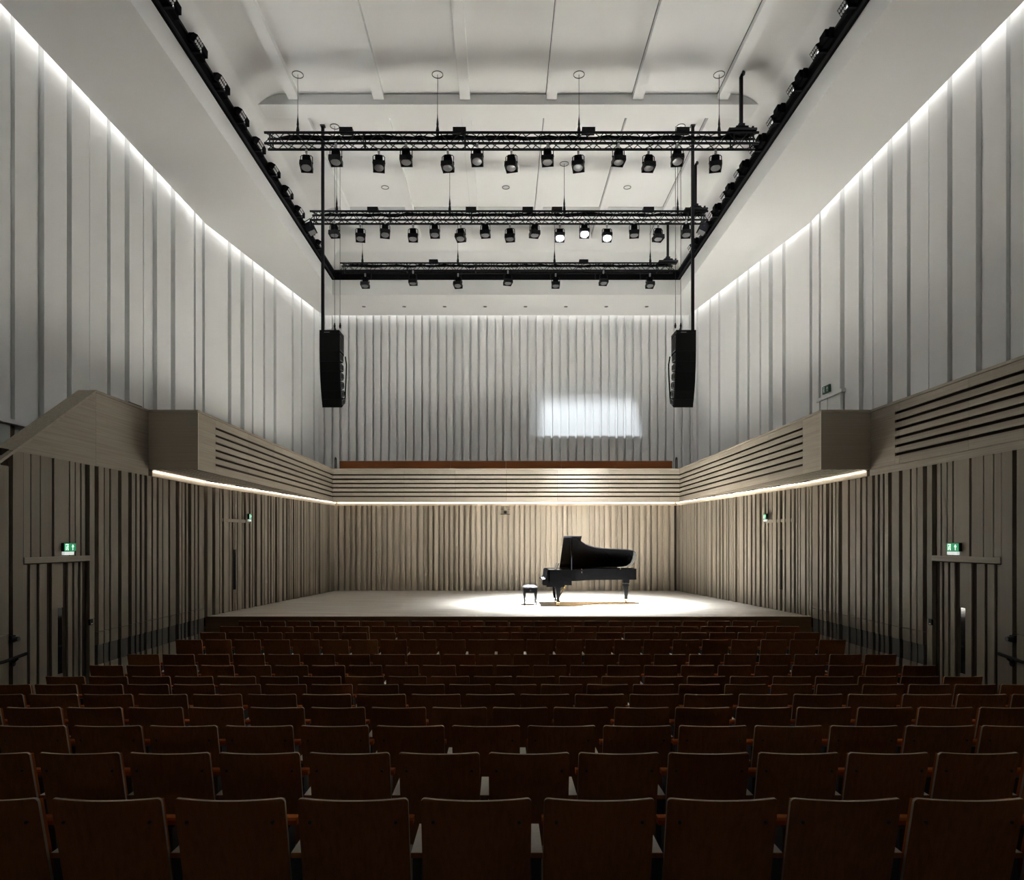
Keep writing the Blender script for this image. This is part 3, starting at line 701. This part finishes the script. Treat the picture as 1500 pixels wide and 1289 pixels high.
# ------------------------------------------------------------------ line arrays
def line_array(side, s):
    xc = s * 4.60
    ztop = Z(5.48)
    o = thing('line_array_speaker', 'black curved line array loudspeaker hanging on the %s of the stage' % side, 'loudspeaker', (xc, 17.6, ztop), group='line array loudspeakers')
    w2, dp = .255, .52
    MB().box(-w2, w2, 0, dp, -.09, -.01).build('bumper_frame', BLACK, o)
    MB().box(-w2 + .12, -w2 + .26, -.003, 0, -.075, -.062).build('badge', STEEL, o)
    hs = [.46, .265, .25, .245, .24, .225, .21]; ang = [0, 3, 6, 10, 14, 18, 22]
    y, z = 0.0, -.095
    for k, (h, a) in enumerate(zip(hs, ang)):
        ca, sa = math.cos(R(a)), math.sin(R(a))
        fn = lambda u, v, x: (x, y + u * ca + v * sa, z + u * sa * 1.0 - v * ca)
        m = MB(); dpk = dp if k == 0 else dp - .10
        tap = 0 if k == 0 else .04
        m.prism([(0, -.002), (dpk, tap), (dpk, h - tap), (0, h + .002)], -w2, w2, fn)
        bx_ = m.build('cabinet', BLACKM, o)
        m = MB(); m.prism([(-.012, .0015), (.01, .0015), (.01, h - .0015), (-.012, h - .0015)], -w2 + .012, w2 - .012, fn); m.build('grille', BLACK, bx_)
        for sx in (-1, 1):
            m = MB(); m.prism([(.06, .03), (dpk - .05, .05), (dpk - .05, h - .05), (.06, h - .03)], sx * w2, sx * (w2 + .012), fn); m.build('rigging_plate', GREYM, bx_)
            m = MB()
            for q_ in range(3): m.prism([(.10 + .12 * q_, .06), (.14 + .12 * q_, .06), (.14 + .12 * q_, h - .07), (.10 + .12 * q_, h - .07)], sx * (w2 + .012), sx * (w2 + .02), fn)
            m.build('rigging_slots', BLACKM, bx_)
        y, z = y + h * sa, z - h * ca
    # cable down the back, wires and bracket above
    pts = [(-s * (w2 + .03), dp + .02, -.55), (-s * (w2 + .05), dp + .08, -.75), (-s * (w2 + .04), dp + .10, -1.0), (-s * (w2 + .02), dp + .12, -1.3), (-s * (w2 + .01), dp + .10, -1.6), (-s * w2, dp + .05, -1.8)]
    MB().path(pts, .018, 6).build('cable', BLACKM, o, smooth=True)
    MB().prism([(.12, 0), (.50, 0), (.16, .14), (.12, .14)], -s * .10 - .012, -s * .10 + .012, lambda a, b, x: (x, a, b - .01)).build('hanging_bracket', BLACK, o)
    H = CEIL - ztop
    d_ = thing('cable_mast', 'tall black cable duct from the ceiling to the %s line array' % side, 'cable duct', (s * 4.80, 17.72, ztop - .01), group='line array cable ducts')
    MB().box(-.035, .035, -.035, .035, 0, H).build('duct', BLACK, d_); MB().box(-.06, .06, -.06, .06, H - .02, H + .01).build('ceiling_plate', GREYM, d_)
    for q_, (xx, yy) in enumerate(((s * 4.50, 17.75), (s * 4.36, 17.75))):
        c = thing('suspension_wire', 'thin %s wire holding the %s line array' % (('outer', 'inner')[q_], side), 'cable', (xx, yy, ztop + .1), group='line array suspension wires')
        MB().tube((0, 0, 0), (0, 0, H - .1), .006, 6).build('wire', BLACK, c)
        MB().lathe([(.02, -.02), (.03, .04), (.012, .12)], 8).build('shackle', BLACK, c)
        if q_ == 0: MB().ring(.105, .12, H - .115, H - .1, 24).build('ceiling_rose', GREYM, c)
line_array('left', -1); line_array('right', 1)

# ------------------------------------------------------------------ auditorium seats
def seat_meshes(wd, pitch):
    D = {}
    zb, zt, lean, bow, th, rc = .30, .87, math.tan(R(13)), .032, .016, .018
    us = [-1 + 2 * k / 14 for k in range(15)]
    vsz = [zb + (zt - rc - zb) * k / 6 for k in range(7)] + [zt - rc + rc * math.sin(math.pi / 2 * k / 4) for k in range(1, 5)]
    def hwz(z):
        if z <= zt - rc: return wd / 2
        return wd / 2 - rc + math.sqrt(max(0, rc * rc - (z - zt + rc) ** 2))
    def shell(off0, off1, inset, zlo, zhi, mb, two=False):
        zz = [min(max(z, zlo), zhi) for z in vsz]; zz = sorted(set(zz)); R_ = len(zz); C_ = len(us)
        pts = []
        for off in (off0, off1):
            for z in zz:
                for u in us:
                    x = u * (hwz(z) - inset); y = (zt - z) * lean - bow * (1 - u * u) + off
                    pts.append((x, y, z))
        F = []; E = []
        for l in (0, 1):
            for j in range(R_ - 1):
                for i in range(C_ - 1):
                    b = l * R_ * C_
                    F.append((b + j * C_ + i, b + j * C_ + i + 1, b + (j + 1) * C_ + i + 1, b + (j + 1) * C_ + i))
        n = R_ * C_
        for i in range(C_ - 1):
            E.append((i, i + 1, n + i + 1, n + i)); E.append(((R_ - 1) * C_ + i, (R_ - 1) * C_ + i + 1, n + (R_ - 1) * C_ + i + 1, n + (R_ - 1) * C_ + i))
        for j in range(R_ - 1):
            E.append((j * C_, (j + 1) * C_, n + (j + 1) * C_, n + j * C_)); E.append((j * C_ + C_ - 1, (j + 1) * C_ + C_ - 1, n + (j + 1) * C_ + C_ - 1, n + j * C_ + C_ - 1))
        mb.cur = 0; o = len(mb.v); mb.add(pts, F)
        mb.cur = 1 if two else 0
        for e in E: mb.f.append(tuple(i + o for i in e)); mb.mi.append(mb.cur)
        return mb
    def smooth(me, a=35):
        me.polygons.foreach_set('use_smooth', [True] * len(me.polygons)); me.set_sharp_from_angle(angle=R(a)); return me
    D['backrest'] = smooth(shell(0, th, 0, zb, zt, MB(), True).mesh('backrest', PLY, PLYEDGE))
    D['back_pad'] = smooth(shell(th + .001, th + .045, .018, .38, zt - .02, MB()).mesh('back_pad', FABRIC), 60)
    # tipped-up seat: thick wedge standing just ahead of the back
    s_ = MB(); sw = (pitch - .058) / 2
    prof = [(.175, .36), (.26, .36), (.25, .70), (.235, .715), (.185, .715), (.165, .70)]
    s_.prism([(.185, .68), (.245, .68), (.245, .70), (.235, .710), (.195, .710), (.185, .70)], -sw, sw, lambda y, z, x: (x, y, z)); D['seat'] = s_.mesh('seat', FABRIC)
    u_ = MB(); u_.prism([(.185, .37), (.275, .37), (.263, .672), (.17, .672)], -.205, .205, lambda y, z, x: (x, y, z)); D['seat_shell'] = u_.mesh('seat_shell', CHAIRMETAL)
    a = MB(); a.cur = 0
    a.box(-.0255, .0255, .088, .40, .580, .598); D['armrest'] = a.mesh('armrest', ARMTOP)
    e = MB().box(-.02, .02, .10, .37, .0, .579); D['end_panel'] = e.mesh('end_panel', CHAIRMETAL)
    eb = MB().box(-.0255, .0255, .083, .0875, .577, .599); D['arm_end'] = eb.mesh('arm_end', PLY)
    bo = MB()
    bo.tube((0, -.004, 0), (0, .004, 0), .008, 8); D['bolt'] = bo.mesh('bolt', CHAIRMETAL)
    return D
SM = {0: seat_meshes(.477, .531), 1: seat_meshes(.457, .509)}
ROWN = ['rearmost row nearest the camera', 'second row from the rear', 'third row from the rear', 'fourth row from the rear', 'fifth row from the rear', 'sixth row from the rear', 'seventh row from the rear',
        'eighth row from the rear', 'ninth row from the rear', 'row just past the cross aisle', 'third row from the stage', 'second row from the stage', 'front row by the stage']
for i in range(13):
    d, z, n, p_ = row_d[i], row_z[i], row_n[i], row_p[i]
    D = SM[i % 2]; cnt = 0
    for k in range(n):
        x = (k - (n - 1) / 2) * p_
        pxl = 735 + ((x - .26) + .155) / d * 1000; pxr = 735 + ((x + .26) + .155) / d * 1000
        if pxr < -70 or pxl > 1570: continue
        o = thing('auditorium_seat', 'brown plywood theatre seat, %s, %s in view from the left' % (ROWN[i], ordn[cnt]), 'seat', (x, d, z), group='rows of theatre seats')
        cnt += 1
        for nm in ('backrest', 'back_pad', 'seat', 'seat_shell'): put(nm, D[nm], o)
        sides = [-p_ / 2] + ([p_ / 2] if k == n - 1 else [])
        for sx in sides:
            put('armrest', D['armrest'], o, (sx, 0, 0)); put('end_panel', D['end_panel'], o, (sx, 0, 0))
            if i < 5: put('arm_end', D['arm_end'], o, (sx, 0, 0))
        if i < 3:
            for sx in (-1, 1):
                xx = sx * .185; put('bolt', D['bolt'], o, (xx, (.87 - .765) * math.tan(R(13)) - .032 * (1 - (xx / .238) ** 2) - .002, .765))

# ------------------------------------------------------------------ grand piano and bench
pn = thing('grand_piano', 'black lacquered concert grand piano with raised lid on the stage', 'piano', (.945, 19.3, STG_Z))
curve = [(2.42, .78), (2.58, .745), (2.68, .66), (2.73, .52), (2.745, .33), (2.74, .15), (2.70, .01), (2.61, -.09), (2.45, -.14), (2.2, -.165), (1.95, -.185), (1.72, -.215), (1.52, -.265), (1.36, -.34), (1.22, -.44), (1.11, -.56), (1.01, -.67), (.90, -.75), (.78, -.78)]
def P3(a, b, h): return (a, b, h)
rim = MB(); outer = [(.16, .78)] + curve + [(.16, -.78)]
inner = []
for k, (a, b) in enumerate(outer):
    c = Vector((1.2, .15)); v = Vector((a, b)); dirn = (c - v); dirn.normalize(); inner.append((a + dirn.x * .05, b + dirn.y * .05))
n = len(outer)
vs = [(a, b, .69) for a, b in outer] + [(a, b, .995) for a, b in outer] + [(a, b, .69) for a, b in inner] + [(a, b, .995) for a, b in inner]
fs = []
for k in range(n - 1): fs += [(k, k + 1, n + k + 1, n + k), (2 * n + k, 2 * n + k + 1, 3 * n + k + 1, 3 * n + k), (n + k, n + k + 1, 3 * n + k + 1, 3 * n + k), (k, k + 1, 2 * n + k + 1, 2 * n + k)]
rim.add(vs, fs); rim.build('rim', LACQ, pn, smooth=40)
MB().prism([(a, b) for a, b in inner], .80, .83, P3).build('soundboard', wood('soundboard_spruce', (.5, .33, .14), (.6, .42, .2), 'X'), pn)
MB().prism([(a * .985 + .02, b * .96) for a, b in inner][1:-1], .885, .90, P3).build('iron_plate', BRASS, pn)
MB().box(.02, .80, -.77, .77, .575, .69).build('key_bed', LACQ, pn)
MB().box(.12, .62, -.70, .70, .525, .575).build('bed_frame', LACQ, pn)
for s in (-1, 1):
    m = MB(); prof = [(.0, .60), (.0, .70), (.03, .735), (.08, .745), (.105, .80), (.12, .97), (.16, .995), (.20, .995), (.20, .60)]
    b0 = s * .78; b1 = s * .70
    m.prism(prof, b0, b1, lambda a, z_, y_: (a, y_, z_)); m.build('cheek', LACQ, pn)
MB().box(.0, .05, -.70, .70, .615, .70).build('key_slip', LACQ, pn)
MB().box(.05, .19, -.62, .62, .69, .725).build('white_keys', IVORY, pn)
bk = MB()
for k in range(52):
    if k % 7 in (2, 6): continue
    yk = -.61 + (k + 1) * 1.22 / 52; bk.box(.10, .19, yk - .005, yk + .005, .725, .738)
bk.build('black_keys', LACQ, pn)
m = MB(); m.prism([(.19, .74), (.205, .74), (.225, .93), (.21, .93)], -.70, .70, lambda a, z_, y_: (a, y_, z_)); m.build('fallboard', LACQ, pn)
MB().box(.21, .56, -.74, .74, .965, .985).build('music_shelf', LACQ, pn)
m = MB(); m.prism([(.40, .985), (.415, .985), (.50, 1.16), (.485, 1.16)], -.36, .36, lambda a, z_, y_: (a, y_, z_)); m.build('music_desk', LACQ, pn)
TH = R(33.5); HZ = 1.005
def lidpt(a, b, h):
    r = .79 - b
    return (a, .79 - r * math.cos(TH) + h * math.sin(TH), HZ + r * math.sin(TH) + h * math.cos(TH))
lid_out = [(.60, .79)] + [(a + .012 if a > 2 else a, b - .012 if b < .5 else b) for a, b in curve] + [(.60, -.79)]
lid = MB(); lid.prism(lid_out, 0, .022, lidpt); ldo = lid.build('lid', LACQ, pn)
fl2 = MB(); fl2.prism([(.605, .79), (1.10, .79), (1.10, -.79), (.605, -.79)], .026, .046, lidpt); fl2.build('front_flap', LACQ, ldo)
hg = MB(); hg.tube((.6, .785, 1.0), (2.3, .785, 1.0), .008, 6); hg.build('hinge', BRASS, ldo)
top = Vector(lidpt(.84, -.60, 0)); MB().tube((.80, -.72, .98), top, .014, 8).build('prop_stick', LACQ, pn)
for (a, b) in ((1.09, -.575), (2.23, -.15)): MB().box(a - .012, a + .012, b - .014, b + .01, .985, 1.02).build('latch', BRASS, pn)
MB().box(1.08, 1.105, -.60, -.58, .90, .94).build('lid_lock', STEEL, pn)
def leg(a, b):
    l = MB()
    def sq(h0, r0, h1, r1):
        vs = [(a - r0, b - r0, h0), (a + r0, b - r0, h0), (a + r0, b + r0, h0), (a - r0, b + r0, h0), (a - r1, b - r1, h1), (a + r1, b - r1, h1), (a + r1, b + r1, h1), (a - r1, b + r1, h1)]
        l.add(vs, [(0, 3, 2, 1), (4, 5, 6, 7), (0, 1, 5, 4), (1, 2, 6, 5), (2, 3, 7, 6), (3, 0, 4, 7)])
    sq(.12, .042, .50, .068); sq(.50, .085, .535, .085); sq(.535, .07, .58, .08); sq(.58, .09, .69, .09); sq(.11, .055, .14, .055)
    lo = l.build('leg', LACQ, pn)
    c = MB(); c.tube((a - .022, b, .048), (a + .022, b, .048), .048, 14); c.tube((a, b, .06), (a, b, .125), .03, 10); c.box(a - .035, a + .035, b - .02, b + .06, .07, .11)
    c.build('caster', BRASS, lo)
leg(.44, -.60); leg(.44, .60); leg(2.47, .36)
ly = MB(); ly.box(.42, .50, -.15, .15, .53, .58); ly.box(.43, .47, -.11, -.085, .16, .53); ly.box(.43, .47, .085, .11, .16, .53); ly.box(.38, .50, -.17, .17, .10, .17)
lyo = ly.build('pedal_lyre', LACQ, pn)
MB().tube((.50, -.08, .15), (.72, -.08, .56), .010, 6).tube((.50, .08, .15), (.72, .08, .56), .010, 6).build('lyre_brace', BRASS, lyo)
for y_ in (-.08, 0, .08): MB().box(.28, .40, y_ - .014, y_ + .014, .10, .118).build('pedal', BRASS, lyo)

bn = thing('piano_bench', 'black padded piano bench beside the grand piano', 'bench', (.635, 19.15, STG_Z))
cu = MB(); A, B = .205, .34
nx, ny = 10, 14
def cz(u, v): return .505 + .045 * (1 - abs(u) ** 4) * (1 - abs(v) ** 4) - .010 * (math.cos(u * 6.3) * math.cos(v * 9.4) > .7)
vs = []; fs = []
for j in range(ny + 1):
    for i in range(nx + 1):
        u, v = -1 + 2 * i / nx, -1 + 2 * j / ny; vs.append((u * A, v * B, cz(u, v)))
for j in range(ny):
    for i in range(nx): fs.append((j * (nx + 1) + i, j * (nx + 1) + i + 1, (j + 1) * (nx + 1) + i + 1, (j + 1) * (nx + 1) + i))
cu.add(vs, fs); cu.box(-A, A, -B, B, .47, .505); cu.build('cushion', LEATHER, bn, smooth=50)
MB().box(-.19, .19, -.325, .325, .345, .47).build('apron', LACQ, bn)
for s in (-1, 1):
    for t_ in (-1, 1):
        m = MB(); r0, r1 = .018, .03; a, b = s * .155, t_ * .29
        vs = [(a + x_ * r + s * dx, b + y_ * r, z_) for z_, r, dx in ((0, r0, .0), (.35, r1, 0)) for x_, y_ in ((-1, -1), (1, -1), (1, 1), (-1, 1))]
        m.add(vs, [(0, 3, 2, 1), (4, 5, 6, 7), (0, 1, 5, 4), (1, 2, 6, 5), (2, 3, 7, 6), (3, 0, 4, 7)]); m.build('leg', LACQ, bn)
for t_ in (-1, 1): MB().box(-.15, .15, t_ * .29 - .01, t_ * .29 + .01, .08, .105).build('stretcher', LACQ, bn)
for t_ in (-1, 1): MB().tube((0, t_ * .325, .41), (0, t_ * .375, .41), .026, 12).build('height_knob', BLACK, bn)

# ------------------------------------------------------------------ signs, rails, small wall items
def exit_sign(label, loc, rz, w_=.30, h_=.135, lit=True, group='exit signs', mirror=False, base=True):
    """box sign whose face looks along local -Y; running figure and arrow as thin raised shapes"""
    o = thing('exit_sign', label, 'exit sign', loc, rz, group)
    MB().box(-w_ / 2, w_ / 2, 0, .045, 0, h_).build('housing', BLACK if lit else DKGREEN, o)
    G, Wm = (GREENE, WHITEE) if lit else (DKGREEN, SIGNW)
    face = MB().box(-w_ / 2 + .006, w_ / 2 - .006, -.004, 0, .006, h_ - .006).build('face', G, o)
    k = -1 if mirror else 1
    hh = h_
    dm = MB(); x0 = -.22 * w_ * k
    for (a, b, c, d) in ((-.16, -.14, .12, .88), (.05, .07, .12, .88), (-.16, .07, .82, .88)):
        dm.box(x0 + a * w_ * k, x0 + b * w_ * k, -.006, -.004, c * hh, d * hh)
    dm.build('doorway', Wm, face)
    mn = MB(); cx = x0 - .02 * w_ * k
    mn.box(cx - .02 * w_, cx + .02 * w_, -.006, -.004, .68 * hh, .78 * hh)
    for (a, b, c, d, r_) in ((0, .64, -.03, .40, .05), (-.03, .40, .05, .27, .035), (.05, .27, .02, .14, .035), (-.03, .40, -.09, .18, .035), (0, .60, .08, .5, .03), (0, .60, -.08, .48, .03)):
        p_, q_ = Vector((cx + a * w_ * k, -.005, b * hh)), Vector((cx + c * w_ * k, -.005, d * hh))
        mn.tube(p_, q_, r_ * hh, 5)
    mn.build('running_figure', Wm, face)
    ar = MB(); ax = .22 * w_ * k
    ar.box(ax - .022 * w_, ax + .022 * w_, -.006, -.004, .15 * hh, .6 * hh)
    ar.prism([(ax - .10 * w_, .52 * hh), (ax + .10 * w_, .52 * hh), (ax, .86 * hh)], -.006, -.004, lambda a, b, h: (a, h, b)); ar.build('arrow', Wm, face)
    if base: MB().box(-w_ / 2 + .01, w_ / 2 - .05, .0, .04, -.055, -.004).build('spill_plate', PANELE if lit else SIGNW, o)  # no lamp: white plate given a glow for the sign's spill light
    return o
for s, sd in ((-1, 'left'), (1, 'right')):
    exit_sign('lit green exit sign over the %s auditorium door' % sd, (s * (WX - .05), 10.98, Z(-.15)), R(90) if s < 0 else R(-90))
    ang = math.atan2(STG_Y1 - STG_Y0, -s * (7.17 - SXB))
    yy = 18.0; xx = s * (7.17 - (7.17 - SXB) * (yy - STG_Y0) / (STG_Y1 - STG_Y0) - .17)
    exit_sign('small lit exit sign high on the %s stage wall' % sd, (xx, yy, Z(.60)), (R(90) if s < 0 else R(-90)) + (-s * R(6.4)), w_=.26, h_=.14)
    # stage door: lintel plates and a tall dark pane among the battens
    pw, qw = (PL, QL) if s < 0 else (PR, QR); inw = -1 if s < 0 else 1
    dz = MB().box(-.001, .001, -.001, .001, 0, .001)
    so_ = along('door_%d' % (3 if s < 0 else 4), None, pw, qw, .74, 2.25, -.018 * inw, .025 * inw, STG_Z + .01, Z(.50), OAKZ)
    tag(so_, 'batten-faced stage door in the %s stage wall under its exit sign' % sd, 'door', kind='structure')
    lt = along('trim_%d' % (6 if s < 0 else 7), None, pw, qw, .70, 2.30, -.018 * inw, .075 * inw, Z(.50), Z(.585), OAKZ)
    tag(lt, 'slim oak lintel over the %s stage door' % sd, 'lintel', kind='structure')
    pn_ = along('trim_%d' % (8 if s < 0 else 9), None, pw, qw, 1.28, 1.35, .02 * inw, .095 * inw, 1.36, 2.37, GLASS)
    tag(pn_, 'tall dark vision pane in the %s stage door' % sd, 'window pane', kind='structure')
    # handrails beside the side steps
    hr = thing('handrail', 'black metal handrail on the %s wall behind the door' % sd, 'handrail', (s * (WX - .02), 9.7, Z(-1.66)))
    pts = [(-s * .08, -1.6, .02), (-s * .08, -.25, .0), (-s * .08, .20, .04)]
    MB().path(pts, .024, 8).build('rail', BLACK, hr, smooth=True); MB().tube((-s * .08, .03, .0), (0, .03, -.07), .014, 6).build('bracket', BLACK, hr)
    MB().tube((0, .03, -.07), (-s * .02, .03, -.07), .045, 12).build('wall_plate', BLACK, hr)
    ds = thing('door_holder', 'round black door holder on the %s wall above the handrail' % sd, 'door holder', (s * (WX - .02), 9.72, Z(-1.38)))
    MB().box(-.02, .02, -.05, .05, -.05, .05).build('plate', BLACK, ds); MB().tube((-s * .02, 0, 0), (-s * .10, 0, 0), .035, 12).build('magnet', GREYM, ds)
exit_sign('unlit dark green exit sign high on the right white wall', (UX - .20, 18.6, Z(4.06)), R(-90), w_=.40, h_=.20, lit=False, base=False)
dw = thing('door_5', 'white door in the right white wall behind the balcony', 'door', (UX - .13, 18.4, BAL_Z0 + .22), kind='structure')
Hd = Z(3.90) - BAL_Z0 - .22
MB().box(-.05, .0, -.55, .55, 0, Hd).build('leaf', WHITE, dw); MB().box(-.09, .02, -.72, .72, Hd, Hd + .09).build('head_frame', WHITE, dw)
MB().box(-.055, -.05, .13, .145, 0, Hd).build('leaf_joint', GREYM, dw)
for k in (-1, 1): MB().box(-.08, .0, k * .55, k * .62, 0, Hd).build('jamb', WHITE, dw)
cm_ = thing('wall_camera', 'small black camera in a bracket at the top of the rear stage wall', 'camera', (-.03, STG_Y1 - .13, Z(1.02)))
MB().box(-.05, .05, -.12, .05, .0, .10).build('body', BLACK, cm_); MB().box(-.17, .17, -.04, .05, -.03, -.01).build('shelf', BLACK, cm_)
MB().box(-.17, -.06, -.0, .05, .15, .165).build('upper_bracket', BLACK, cm_); MB().box(.06, .17, -.0, .05, .15, .165).build('upper_bracket', BLACK, cm_)
MB().tube((0, -.12, .05), (0, -.15, .05), .03, 12).build('lens', GLASS, cm_)

pr_ = thing('parapet_rail', 'short black grab rail on top of the left oak parapet', 'handrail', (-WX - .12, 13.02, BAL_Z1 + .018))
MB().path([(0, 0, 0), (0, 0, .05), (0, .46, .05), (0, .46, 0)], .014, 6).build('bar', BLACK, pr_)
MB().box(-.03, .03, -.03, .03, 0, .006).build('foot', BLACK, pr_); MB().box(-.03, .03, .43, .49, 0, .006).build('foot', BLACK, pr_)
